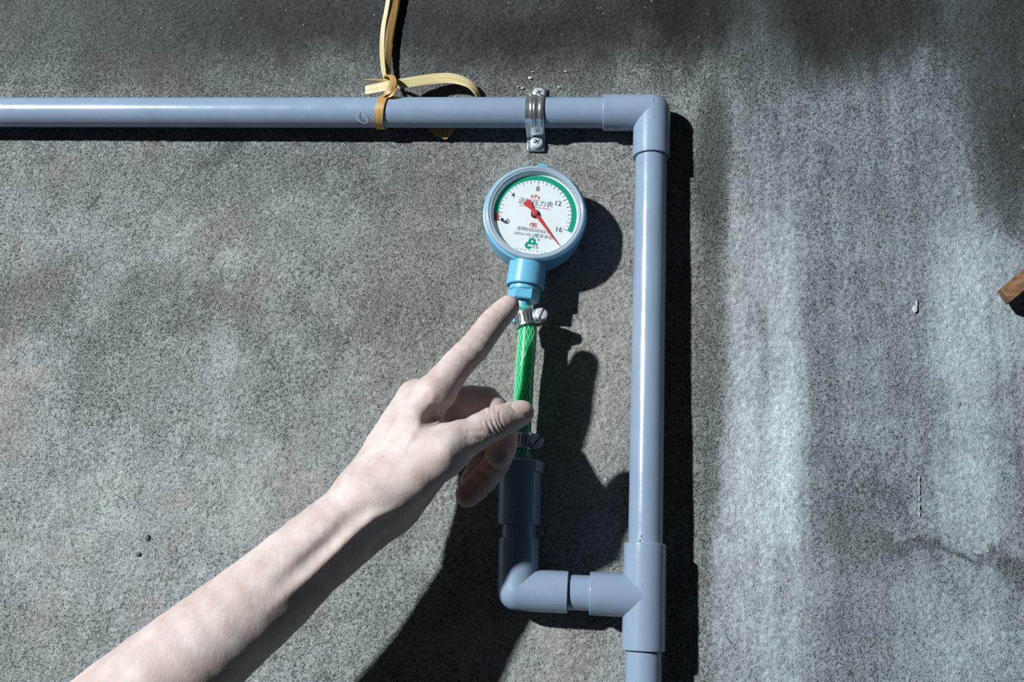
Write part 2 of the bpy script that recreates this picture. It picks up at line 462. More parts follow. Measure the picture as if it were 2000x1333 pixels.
# ------------------------------------------------------------------ metal pipe strap
sx0 = at(1046, 225, HP).x
zt_s, zb_s = at(1047, 183, 0.004).z, at(1047, 279, 0.004).z
strap = thing('pipe_strap', 'shiny ribbed metal strap screwed over the horizontal grey pipe', 'pipe strap', Vector((sx0, 0, zh)))
def arch(x0, x1, rr, n=30):
    """half hoop over the pipe with flanges down to the wall, extruded along x"""
    prof = []
    prof += [(-0.0012, zt_s + 0.004 - zh), (-0.0012, RP + 0.0035)]
    for i in range(n + 1):
        a = math.pi / 2 - math.pi * i / n
        prof.append((-HP - math.cos(a) * rr, math.sin(a) * rr))
    prof += [(-0.0012, -(RP + 0.0035)), (-0.0012, zb_s - 0.005 - zh)]
    mb = MB()
    th = 0.0009
    rings = []
    for xx in (x0, x1):
        outer = [Vector((xx, y, zh + z)) for y, z in prof]
        inner = []
        for i, (y, z) in enumerate(prof):
            a = prof[max(i - 1, 0)]; b = prof[min(i + 1, len(prof) - 1)]
            t = Vector((b[0] - a[0], b[1] - a[1])).normalized(); nn = Vector((-t.y, t.x))
            inner.append(Vector((xx, y - nn.x * th * 0 + th * 0.8, zh + z * 0.985)))
        rings.append(outer + inner[::-1])
    mb.rings(rings, True, True)
    return mb
band = arch(sx0 - 0.0076, sx0 + 0.0076, RP + 0.0011).build('band', M_steel, strap)
for dx, wd in ((-0.0022, 0.0019), (0.0, 0.0014), (0.0052, 0.0022)):
    mb = MB(); rr = RP + 0.0012
    n = 40; rings = []
    for i in range(n + 1):
        a = math.radians(80) - math.radians(160) * i / n
        c = Vector((sx0 + dx, -HP - math.cos(a) * rr, zh + math.sin(a) * rr)); nrm = Vector((0, -math.cos(a), math.sin(a)))
        rings.append([c + Vector((wd * math.cos(t), 0, 0)) + nrm * 0.0009 * math.sin(t) for t in [2 * math.pi * j / 10 for j in range(10)]])
    mb.rings(rings, True, True); mb.build('rib', M_steel, band)
for k, zz in enumerate((zt_s, zb_s)):
    mb = MB()
    cx = sx0 + 0.0006
    mb.box((sx0, -0.0012, zz + (0.0 if k == 0 else -0.0005)), (0.0072, 0, 0), (0, 0.0012, 0), (0, 0, 0.0058))
    tab = mb.build('flange', M_steel, strap, bevel=0.0008)
    mb = MB(); axs = Vector((0.10, -1, 0.12)).normalized()
    mb.lathe(Vector((cx, -0.002, zz)), axs, [(0, 0.0026), (0.0012, 0.0052), (0.0022, 0.0055), (0.0032, 0.0047), (0.0036, 0.003), (0.0037, 0)], 28)
    sc = mb.build('screw', M_screw, strap)
    mb = MB(); c = Vector((cx, -0.002, zz)) + axs * 0.0035; u = Vector((math.cos(0.55), 0.1, math.sin(0.55))); u = (u - axs * u.dot(axs)).normalized(); w = axs.cross(u)
    mb.box(c, u * 0.0026, w * 0.00045, axs * 0.0004); mb.box(c, w * 0.0024, u * 0.00045, axs * 0.00042)
    mb.build('cross_slot', M_slot, sc)

# ------------------------------------------------------------------ bamboo strip tie
tie = thing('bamboo_strip_tie', 'split bamboo strips knotted around the horizontal pipe and hanging from above', 'bamboo tie', at(745, 190, 0.015))
def strip(name, pts, mat, th=0.0007, n=10, parent=tie):
    """pts: (px, py, h, width_mm, nx, ny, nz) through which the strip runs"""
    P = spline([list(at(p[0], p[1], p[2])) + [p[3] * 0.001] + list(p[4:7]) for p in pts], n)
    mb = MB(); mb.ribbon([p[:3] for p in P], [p[3] for p in P], [p[4:7] for p in P], th)
    o = mb.build(name, mat, parent, smooth=50)
    me = o.data
    L = np.zeros((len(me.vertices), 3), np.float32)
    path = np.array([p[:3] for p in P]); cum = np.concatenate([[0], np.cumsum(np.linalg.norm(np.diff(path, axis=0), axis=1))])
    off = np.array(ORG.get(parent.name, Vector()))
    for i, v in enumerate(me.vertices):
        q = np.array(v.co) + off; d = np.linalg.norm(path - q, axis=1); k = int(d.argmin())
        t = path[min(k + 1, len(path) - 1)] - path[max(k - 1, 0)]; t /= np.linalg.norm(t)
        nn = np.array(P[k][4:7]); nn = nn - t * (nn @ t); nn /= np.linalg.norm(nn)
        L[i] = (np.cross(t, nn) @ (q - path[k]), cum[k], 0)
    a = me.attributes.new('along', 'FLOAT_VECTOR', 'POINT'); a.data.foreach_set('vector', L.ravel())
    return o
strip('hanging_strip', [(790, -160, 0.012, 8, 0.5, -1, 0), (772, 0, 0.008, 8, 0.5, -1, 0), (763, 60, 0.007, 7.6, 0.6, -1, 0), (758, 110, 0.008, 6, 0.7, -0.8, 0), (759, 150, 0.010, 4, 0.8, -0.6, 0), (763, 168, 0.016, 3.5, 0.8, -0.6, 0.1)], M_bamboo2, 0.0009)
strip('hanging_strip', [(782, -160, 0.016, 4, -0.3, -1, 0), (758, 0, 0.011, 4, -0.3, -1, 0), (749, 50, 0.010, 4.2, -0.2, -1, 0), (746, 90, 0.010, 4.2, 0, -1, 0), (748, 130, 0.012, 4, 0, -1, 0), (752, 152, 0.015, 3, 0, -1, 0.1), (757, 165, 0.017, 3, 0.2, -1, 0.1)], M_bamboo)
strip('curled_strip', [(713.5, 176, 0.019, 8.6, 0, -1, 0.1), (735, 172, 0.020, 9, 0, -1, 0.1), (765, 166, 0.021, 9.4, 0, -1, 0.1), (800, 161, 0.016, 9.8, 0, -1, 0.05), (840, 155, 0.0125, 10, 0, -1, 0.05), (880, 153, 0.011, 10, 0.2, -1, 0.1), (912, 162, 0.010, 9.6, 0.5, -0.9, 0.2), (929, 178, 0.009, 8.8, 0.75, -0.7, 0.25), (936, 196, 0.006, 7, 0.9, -0.4, 0.2), (931, 212, 0.004, 5, 0.5, -0.9, -0.1), (912, 224, 0.003, 4, 0, -1, -0.1), (880, 230, 0.003, 4, 0, -1, 0)], M_bamboo)
strip('strip_end', [(864, 225, 0.003, 30, 0, -1, 0.1), (866, 246, 0.0035, 26, 0, -1, 0.1), (868, 257, 0.004, 18, 0, -1, 0.1), (870, 266, 0.004, 9, 0, -1, 0.1), (871, 272, 0.004, 2, 0, -1, 0.1)], M_bamboo2)
strip('sliver', [(711, 156, 0.018, 0.8, 0, -1, 0.2), (735, 156.5, 0.019, 1.6, 0, -1, 0.2), (758, 158, 0.019, 2.2, 0, -1, 0.2)], M_bamboo2, 0.0006)
# loop round the pipe: two bands side by side
for k, (xpx, wdt) in enumerate(((737.5, 3.9), (746, 3.9))):
    xc = at(xpx, 222, HP + RP).x
    mb = MB(); n = 60; rr = RP + 0.0010
    path, nn, ww = [], [], []
    for i in range(n + 1):
        a = math.radians(125) - math.radians(345) * i / n
        path.append((xc + 0.0022 * math.sin(a) , -HP - math.cos(a) * rr, zh + math.sin(a) * rr)); nn.append((0, -math.cos(a), math.sin(a))); ww.append(wdt * 0.001)
    mb.ribbon(path, ww, nn, 0.0009)
    o = mb.build('pipe_loop', M_bamboo2, tie)
    co = np.array([v.co for v in o.data.vertices]); L = np.zeros((len(co), 3), np.float32); L[:, 0] = co[:, 0] ; L[:, 1] = np.arctan2(co[:, 2], co[:, 1]) * 0.012
    at_ = o.data.attributes.new('along', 'FLOAT_VECTOR', 'POINT'); at_.data.foreach_set('vector', L.ravel())
strip('knot', [(748, 190, 0.026, 4, 0, -1, 0.5), (752, 184, 0.029, 4.5, 0, -1, 0.3), (762, 176, 0.031, 5.5, 0.2, -1, 0.0), (768, 162, 0.031, 5.5, 0.2, -1, 0), (765, 150, 0.027, 5, 0.0, -0.8, 0.5), (757, 147, 0.021, 4.5, -0.2, -0.2, 1), (754, 152, 0.015, 4.5, -0.4, 0.4, 0.7)], M_bamboo2, 0.0011)
strip('knot', [(772, 155, 0.027, 3.5, 0.7, -0.7, 0), (770, 172, 0.031, 4.5, 0.5, -0.9, 0), (764, 184, 0.030, 4.5, 0.1, -1, 0), (755, 189, 0.027, 4, 0, -1, 0.2), (748, 194, 0.027, 4, 0, -1, 0.5)], M_bamboo2, 0.001)
strip('knot', [(757, 184, 0.026, 3, 0, -1, 0), (768, 190, 0.024, 3.2, 0, -1, 0), (776, 191, 0.019, 3, 0.3, -1, 0), (783, 193, 0.016, 2, 0.3, -1, 0)], M_bamboo2, 0.0008)

# ------------------------------------------------------------------ pressure gauge
GA = math.radians(5.2)            # the gauge hangs a little askew
GYAW = math.radians(6.0)
gauge = bpy.data.objects.new('pressure_gauge', None); COL.objects.link(gauge)
gauge.empty_display_size = 0.02
rotm = Matrix.Rotation(GYAW, 4, 'Z') @ Matrix.Rotation(GA, 4, 'Y')
DH = 0.0315                        # dial plane in front of the gauge's back
dial_c = at(1045.1, 418.4, 0.0345)
gauge.matrix_world = Matrix.Translation(dial_c) @ rotm @ Matrix.Translation((0, DH, 0))
tag(gauge, 'round light blue pressure gauge with white dial and red needle', 'pressure gauge')
def G(mb, name, mat, parent=gauge, **k): return mb.build(name, mat, parent, local=True, **k)
YF = (0, -1, 0)
mb = MB()
mb.lathe((0, 0, 0), YF, [(0.0, 0.0), (0.0, 0.0340), (0.002, 0.0375), (0.006, 0.0390), (0.022, 0.0400), (0.0306, 0.0405), (0.0318, 0.0402), (0.0322, 0.0394), (0.0322, 0.0340), (0.0272, 0.0338), (0.0272, 0.0)], 96)
body = G(mb, 'body', M_blue)
mb = MB()
mb.lathe((0, 0, 0), YF, [(0.0318, 0.0384), (0.0322, 0.0387), (0.0335, 0.0387), (0.0352, 0.0385), (0.0364, 0.0377), (0.0368, 0.0366), (0.0364, 0.0357), (0.0358, 0.0354), (0.0362, 0.0349), (0.0362, 0.0344), (0.0354, 0.0339), (0.0318, 0.0336)], 96, cap=False)
bez = G(mb, 'bezel', M_bezel)
mb = MB(); mb.box((-0.0010, -0.0330, 0.0386), (0.0005, 0, 0), (0, 0.0035, 0), (0, 0, 0.0006)); mb.box((0.0012, -0.0330, 0.0386), (0.0005, 0, 0), (0, 0.0035, 0), (0, 0, 0.0006))
G(mb, 'notch', M_blue, bez)
mb = MB(); mb.lathe((0, 0, 0), YF, [(0.0350, 0.0), (0.0350, 0.0342), (0.0358, 0.0342), (0.0358, 0.0)], 96, cap=False); G(mb, 'lens', M_clear)
mb = MB(); mb.lathe((0, 0, 0), YF, [(0.0270, 0.0), (0.0270, 0.0337), (DH, 0.0337), (DH, 0.0)], 96, cap=False); dial = G(mb, 'dial', M_dial)
# all dial angles are given as seen (the whole dial is turned by GA), clockwise from up
KNOTS_V, KNOTS_A = [0, 4, 8, 12, 16], [-103.5, -48.5, 3.4, 60.9, 116.0]
def ang(v): return math.radians(np.interp(v, KNOTS_V, KNOTS_A)) - GA
def pol(r, a, y=0.0002): return Vector((r * math.sin(a), -DH - y, r * math.cos(a)))
def arc(r0, r1, a0, a1, n):
    mb = MB(); vs_ = []; fs_ = []
    for i in range(n + 1):
        a = a0 + (a1 - a0) * i / n
        vs_ += [pol(r0, a, 0.00012), pol(r1, a, 0.00012), pol(r1, a, 0.0), pol(r0, a, 0.0)]
    for i in range(n):
        for j in range(4):
            fs_.append((i * 4 + j, i * 4 + (j + 1) % 4, i * 4 + 4 + (j + 1) % 4, i * 4 + 4 + j))
    mb.add(vs_, fs_); return mb
G(arc(0.0282, 0.0322, ang(0.95), ang(16.25), 80), 'green_band', M_green, dial)
G(arc(0.0282, 0.0322, ang(-0.1), ang(0.95), 10), 'red_band', M_redmark, dial)
mb = MB()
for k in range(33):
    v = k * 0.5; a = ang(v); big = k % 2 == 0
    r0, r1 = (0.0252 if big else 0.0262), 0.0281
    if k % 8 == 0: r0 = 0.0246
    u = Vector((math.cos(a), 0, -math.sin(a)))
    p, q = pol(r0, a), pol(r1, a)
    wd = 0.00019 if big else 0.00015
    mb.add([p - u * wd, p + u * wd, q + u * wd, q - u * wd], [(0, 1, 2, 3)])
G(mb, 'tick_marks', M_ink, dial)

def text(body_, size, x, z, mat, name='print', dx=1.0, turn=0.0, bold=0.0, sx=1.0, seen=True):
    cu = bpy.data.curves.new('t', 'FONT'); cu.body = body_; cu.size = size; cu.align_x = 'CENTER'; cu.align_y = 'CENTER'
    cu.space_character = dx; cu.offset = bold; cu.resolution_u = 4
    o = bpy.data.objects.new('t', cu); COL.objects.link(o)
    dg = bpy.context.evaluated_depsgraph_get()
    me = bpy.data.meshes.new_from_object(o.evaluated_get(dg))
    bpy.data.objects.remove(o); bpy.data.curves.remove(cu)
    if seen:   # position given as measured in the upright wall frame: undo the dial's turn
        c, s = math.cos(GA), math.sin(GA); x, z = x * c - z * s, x * s + z * c
    ct, st = math.cos(turn), math.sin(turn)
    for v in me.vertices:
        a, b = v.co.x * sx, v.co.y
        v.co = (x + a * ct - b * st, -DH - 0.0002, z + a * st + b * ct)
    me.name = name
    o = bpy.data.objects.new(name, me); COL.objects.link(o); me.materials.append(mat); o.parent = dial
    return o
for s_, x_, z_ in (('0', -21.0, -7.4), ('4', -17.75, 14.7), ('8', 1.2, 20.9), ('12', 17.2, 9.6), ('16', 18.6, -11.9)):
    text(s_, 0.0058, x_ * 0.001, z_ * 0.001, M_ink, 'numeral', bold=0.00003)
text('kPa', 0.0046, -0.0003, 0.0143, M_redink, 'unit_print', 1.15, bold=0.00004)
text('沼气压力表', 0.0056, 0.0, 0.0090, M_ink2, 'title_print', 0.98)
c5, s5 = math.cos(GA), math.sin(GA)
mb = MB(); mb.box((-0.0009, -DH - 0.0001, 0.0055), (0.0125, 0, 0), (0, 0.0001, 0), (0, 0, 0.00018)); G(mb, 'underline', M_redink, dial)
text('浙制02820262号', 0.0036, -0.0006, -0.0135, M_ink2, 'licence_print', 1.06)
text('1kPa=10.2厘米水柱', 0.0037, -0.0006, -0.0176, M_ink2, 'formula_print', 1.04)
text('®', 0.0030, 0.0036, -0.0212, M_ink2, 'registered_mark')
text('环泽', 0.0027, 0.0010, -0.0274, M_ink2, 'maker_print')
# metering mark: oval with letters
mb = MB(); cx, cz = 0.0001, -0.0092
pts = [Vector((cx + 0.0031 * math.cos(t), -DH - 0.00015, cz + 0.0016 * math.sin(t))) for t in np.linspace(math.radians(32), math.radians(328), 40)]
mb.tube(pts, 0.00026, 6); G(mb, 'oval_mark', M_redink, dial)
text('MC', 0.0026, cx + 0.0004, cz, M_redink, 'oval_letters', 0.9, bold=0.00006, seen=False)
# green emblem: two joined loops with a bar
mb = MB()
def loop(cx, cz, r, a0, a1, tail=None):
    pts = [Vector((cx + r * math.cos(math.radians(a)), -DH - 0.00015, cz + r * math.sin(math.radians(a)))) for a in np.linspace(a0, a1, 26)]
    pth = pts + ([Vector((t[0], -DH - 0.00015, t[1])) for t in tail] if tail else [])
    n = len(pth); vs_ = []
    for i, p in enumerate(pth):
        t = (pth[min(i + 1, n - 1)] - pth[max(i - 1, 0)]).normalized(); w = Vector((t.z, 0, -t.x)) * 0.0010
        vs_ += [p + w, p - w]
    mb.add(vs_, [(2 * i, 2 * i + 1, 2 * i + 3, 2 * i + 2) for i in range(n - 1)])
lx, lz = 0.0001, -0.0241
loop(lx + 0.0006, lz + 0.0017, 0.0019, 235, -70)
loop(lx - 0.0017, lz - 0.0020, 0.0019, 55, 335)
mb.add([Vector((lx + a, -DH - 0.0002, lz + b)) for a, b in ((-0.0030, 0.0004), (0.0050, 0.0004), (0.0050, -0.0011), (-0.0030, -0.0011))], [(0, 1, 2, 3)])
G(mb, 'green_emblem', M_green, dial)
mb = MB()
for k in range(8):
    xx = -0.0098 + k * 0.0031
    mb.box((xx, -DH - 0.0001, -0.0300), ((0.0008 if k % 2 else 0.0005), 0, 0), (0, 0.0001, 0), (0, 0, 0.00017))
G(mb, 'dash_line', M_ink, dial)
# stop pin
mb = MB(); pp = pol(0.0262, math.radians(-105) - GA, 0)
mb.lathe(pp, YF, [(0, 0.0008), (0.0022, 0.0008), (0.0022, 0.0012), (0.003, 0.0012), (0.0032, 0.0008)], 16); G(mb, 'stop_pin', M_black)
# needle
na = math.radians(142.6) - GA
nd = Vector((math.sin(na), 0, math.cos(na))); nw = Vector((nd.z, 0, -nd.x))
y0 = -DH - 0.0016
mb = MB()
out = [(-0.0122, -0.0026), (-0.0105, -0.0030), (-0.0048, -0.0011), (0.0, -0.0013), (0.0316, -0.00018), (0.0316, 0.00018), (0.0, 0.0013), (-0.0048, 0.0011), (-0.0105, 0.0030), (-0.0122, 0.0026)]
mb.rings([[nd * a + nw * b + Vector((0, y0 - d, 0)) for a, b in out] for d in (0, 0.0004)]); needle = G(mb, 'needle', M_red)
mb = MB(); mb.lathe((0, 0, 0), YF, [(DH + 0.0014, 0.0024), (DH + 0.0024, 0.0023), (DH + 0.0030, 0.0017), (DH + 0.0032, 0.0)], 24); G(mb, 'hub_cap', M_red, needle)
mb = MB(); mb.lathe((0.0, 0, 0.0), YF, [(DH, 0.0035), (DH + 0.0008, 0.0035), (DH + 0.0010, 0.0030), (DH + 0.0010, 0)], 32); G(mb, 'pivot_plate', M_black)
# neck below: collar, flange, hex nut, nozzle
SY = -0.0205
def neck(z0, z1): return None
mb = MB()
mb.lathe((0, SY, -0.034), (0, 0, -1), [(0, 0.0145), (0.0215, 0.0150), (0.0222, 0.0148), (0.0228, 0.0142), (0.0228, 0.0128), (0.0215, 0.0128)], 64); G(mb, 'collar', M_blue)
mb = MB(); mb.lathe((0, SY, -0.054), (0, 0, -1), [(0, 0.0120), (0.0058, 0.0120), (0.0064, 0.0116)], 64); G(mb, 'flange', M_blue)
mb = MB()
hexr = 0.0124
hx = [[Vector((hexr * r_ * math.cos(t), SY + hexr * r_ * math.sin(t), z)) for t in [math.radians(30 + 60 * j - 31) for j in range(6)]] for z, r_ in ((-0.0600, 0.96), (-0.0606, 1), (-0.0672, 1), (-0.0680, 0.95))]
mb.rings(hx); G(mb, 'hex_nut', M_blue, smooth=20)
mb = MB(); mb.lathe((0, SY, -0.066), (0, 0, -1), [(0, 0.0056), (0.008, 0.0056), (0.0085, 0.0062), (0.02, 0.0054)], 40); G(mb, 'nozzle', M_blue)
mb = MB(); mb.lathe((0, -0.006, 0.0482), (0, 1, 0), [(-0.001, 0.0056), (0.0, 0.0062), (0.0045, 0.0064), (0.0052, 0.006)], 32); mb.box((0, -0.0034, 0.0415), (0.0058, 0, 0), (0, 0.0026, 0), (0, 0, 0.0068)); G(mb, 'hanging_lug', M_blue)
gmat = gauge.matrix_world.copy()
noz_top = gmat @ Vector((0, SY, -0.0745))

# ------------------------------------------------------------------ green braided hose
mid1 = at(1030, 641, -noz_top.y + 0.000); mid2 = at(1025, 722, -noz_top.y - 0.001); mid3 = at(1022.5, 776, -noz_top.y - 0.002)
endp = nozzle + up2 * 0.002
hp = [Vector(p) for p in spline([noz_top, mid1, mid2, mid3, endp + Vector((0, 0, 0.02)), endp], 12)]
RH = 0.0070
hose = thing('braided_hose', 'short transparent green braided hose joining the gauge to the pipe', 'hose', endp)
mb = MB(); mb.tube(hp, RH, 32); mb.build('tube', M_hose, hose)
cum = [0.0]
for a, b in zip(hp, hp[1:]): cum.append(cum[-1] + (b - a).length)
def on_hose(s, ph, r):
    k = min(max(int(np.searchsorted(cum, s)) - 1, 0), len(hp) - 2); f_ = (s - cum[k]) / (cum[k + 1] - cum[k])
    p = hp[k].lerp(hp[k + 1], f_); t = (hp[k + 1] - hp[k]).normalized()
    u = Vector((1, 0, 0)); u = (u - t * u.dot(t)).normalized(); w = t.cross(u)
    return p + (u * math.cos(ph) + w * math.sin(ph)) * r
for sgn in (1, -1):
    mb = MB(); ns = 90
    for k in range(14):
        pts = [on_hose(cum[-1] * i / ns, 2 * math.pi * k / 14 + sgn * 2 * math.pi * (cum[-1] * i / ns) / 0.115, RH + 0.00002) for i in range(ns + 1)]
        mb.tube(pts, 0.00017, 5)
    mb.build('braid', M_thread, hose)

# ------------------------------------------------------------------ hose clamps
def clamp(label, s, phi, rock):
    c = on_hose(s, 0, 0); t = (on_hose(s + 0.004, 0, 0) - on_hose(s - 0.004, 0, 0)).normalized()   # downwards
    t = (t + Vector((rock, 0, 0))).normalized()
    root = thing('hose_clamp', label, 'hose clamp', c, 'worm drive clamps on the hose')
    up = -t
    R0 = RH + 0.0010; hw = 0.0060
    mb = MB()
    mb.lathe(c, up, [(-hw, R0), (-hw, R0 + 0.0010), (-hw * 0.9, R0 + 0.0013), (0, R0 + 0.0010), (hw * 0.9, R0 + 0.0013), (hw, R0 + 0.0010), (hw, R0)], 64, cap=False)
    bandp = mb.build('band', M_steel, root)
    fx = Vector((1, 0, 0)); fx = (fx - up * fx.dot(up)).normalized(); fy = up.cross(fx)      # fy points into the wall or out
    if fy.y > 0: fy = -fy
    def dirn(a): return fx * math.cos(a) + fy * math.sin(a)
    mb = MB()
    for k in range(7):
        a = math.radians(62 + k * 17); d = dirn(a); tg = fx * -math.sin(a) + fy * math.cos(a)
        ex = (up * 0.0038 - tg * 0.0002)
        mb.box(c + d * (R0 + 0.0010), ex, tg * 0.00042, d * 0.00045)
    mb.build('slot', M_slot, bandp)
    d = dirn(phi); tg = fx * -math.sin(phi) + fy * math.cos(phi)
    mb = MB(); hc = c + d * (R0 + 0.0034)
    mb.lathe(hc - tg * 0.0045, tg, [(0, 0.0044), (0.0006, 0.0050), (0.0075, 0.0050), (0.0080, 0.0044)], 24)
    mb.box(c + d * (R0 + 0.0018), tg * 0.0052, up * hw, d * 0.0013)
    mb.build('housing', M_steel, root, bevel=0.0003)
    mb = MB()
    hx_ = hc + tg * 0.0042
    mb.lathe(hx_, tg, [(0, 0.0034), (0.0008, 0.0048), (0.0030, 0.0050), (0.0042, 0.0044), (0.0046, 0.0030), (0.0047, 0)], 20)
    sc = mb.build('screw', M_screw, root)
    mb = MB(); sl = (up * 0.8 + d * 0.6).normalized(); mb.box(hx_ + tg * 0.0045, sl * 0.0046, tg.cross(sl) * 0.0005, tg * 0.0005); mb.build('screw_slot', M_slot, sc)
    return root
def s_at(py):
    zz = at(1028, py, 0.03).z; return min(range(len(hp)), key=lambda i: abs(hp[i].z - zz))
s1, s2 = cum[s_at(620)], cum[s_at(858)]
def s_exact(py):
    zz = at(1028, py, -noz_top.y + RH).z
    for i in range(len(hp) - 1):
        if hp[i].z >= zz >= hp[i + 1].z: return cum[i] + (cum[i + 1] - cum[i]) * (hp[i].z - zz) / (hp[i].z - hp[i + 1].z)
    return cum[0] + 0.004
clamp('silver worm clamp on the hose top just under the blue gauge nut', s_exact(620), math.radians(-8), -0.06)
clamp('silver worm clamp on the hose bottom below the thumb', s_exact(859), math.radians(-8), -0.03)

# ------------------------------------------------------------------ wooden board end at the right edge
wd = thing('wooden_board', 'brown wooden board end jutting into the right edge of the picture', 'board', at(1975, 590, 0.0))
p_l = at(1964, 577, 0.023); p_r = at(2003, 545, 0.023)
dirx = (p_r - p_l); dirx.y = 0; dirx.normalize(); dz = Vector((-dirx.z, 0, dirx.x))
mb = MB(); hl = 0.15; hz = 0.0060
c0 = p_l + dirx * hl
vs_ = []
for e in (-1, 1):
    for yy, zz, cut in ((-0.0235, -hz, 0.0), (-0.0225, -hz * 0.1, 0.0), (-0.0185, hz, 0.0030), (-0.0105, hz, 0.0030), (-0.0105, -hz, 0.0008)):
        q = c0 + dirx * (e * hl + (cut if e < 0 else 0)) + dz * zz; vs_.append(Vector((q.x, yy, q.z)))
mb.rings([vs_[:5], vs_[5:]]); mb.build('plank', M_wood, wd, bevel=0.0008, smooth=20)

# ------------------------------------------------------------------ small marks on the wall and pipe
def fibre(label, pts, r=0.00018, mat=M_fibre, name='fibre', cat='fibre'):
    P = [Vector(p) for p in spline([list(at(*p)) for p in pts], 8)]
    mb = MB(); mb.tube(P, r, 5); o = mb.build(name, mat)
    return tag(o, label, cat)
fibre('loose pale fibre stuck on the horizontal pipe left of the bamboo loop', [(713, 184, 0.024), (702, 193, 0.026), (699, 203, 0.0279), (703, 218, 0.0279), (696, 228, 0.0277), (704, 238, 0.0272), (714, 241, 0.0272), (718, 236, 0.0275), (712, 225, 0.0279), (707, 217, 0.0281), (719, 208, 0.0280)])
fibre('thin pale fibre on the wall at upper right of the gauge', [(1147, 381, 0.002), (1165, 381, 0.0025), (1180, 389, 0.0025), (1190, 402, 0.002), (1193, 412, 0.0015)], 0.0002)
mb = MB()
for i, (py, r) in enumerate(((935, 0.0010), (948, 0.0009), (962, 0.0008), (975, 0.0007), (990, 0.0010), (1005, 0.0009))):
    mb.sphere(at(1795, py, 0.0009), r, 10, 8, (0.45, 0.35, 2.4))
tag(mb.build('paint_drip', M_paint), 'thin white vertical paint drip on the right side of the wall', 'paint drip')
mb = MB(); c = at(1787, 604, 0.0012); mb.sphere(c, 0.0019, 12, 8, (1, 0.22, 1.5)); mb.sphere(at(1790.5, 594, 0.0011), 0.0010, 10, 8, (0.7, 0.25, 2.8))
tag(mb.build('plaster_flake', M_paint), 'small white flake on the wall left of the wooden board', 'flake')
for lab, pts in (('white plaster specks on the wall above left of the pipe strap', ((1035, 152, 0.0018), (1040, 140, 0.0010), (1020, 172, 0.0014), (1012, 169, 0.0009))), ('white plaster specks on the wall above right of the pipe strap', ((1104, 139, 0.0011), (1091, 170, 0.0013), (1097, 168, 0.0008)))):
    mb = MB()
    for px, py, r in pts: mb.sphere(at(px, py, 0.0008), r, 8, 6, (0.9, 0.2, 0.6))
    tag(mb.build('plaster_speck', M_paint, smooth=25), lab, 'plaster speck', 'plaster specks by the strap')
for lab, px, py, r, sc in (('small dark stone in the cement at lower left, upper of two', 288, 1051, 0.0018, (1, 0.6, 1.5)), ('small dark stone in the cement at lower left, lower of two', 270, 1083, 0.0017, (1.2, 0.6, 1))):
    mb = MB(); mb.sphere(at(px, py, 0.0008), r, 9, 6, sc); tag(mb.build('pebble', M_pebble, smooth=20), lab, 'pebble', 'stones in the cement')
fibre('short dark curled fibre on the wall above the forearm', [(222, 966, 0.0015), (235, 972, 0.002), (242, 982, 0.002), (243, 991, 0.0015)], 0.00025, M_pebble)


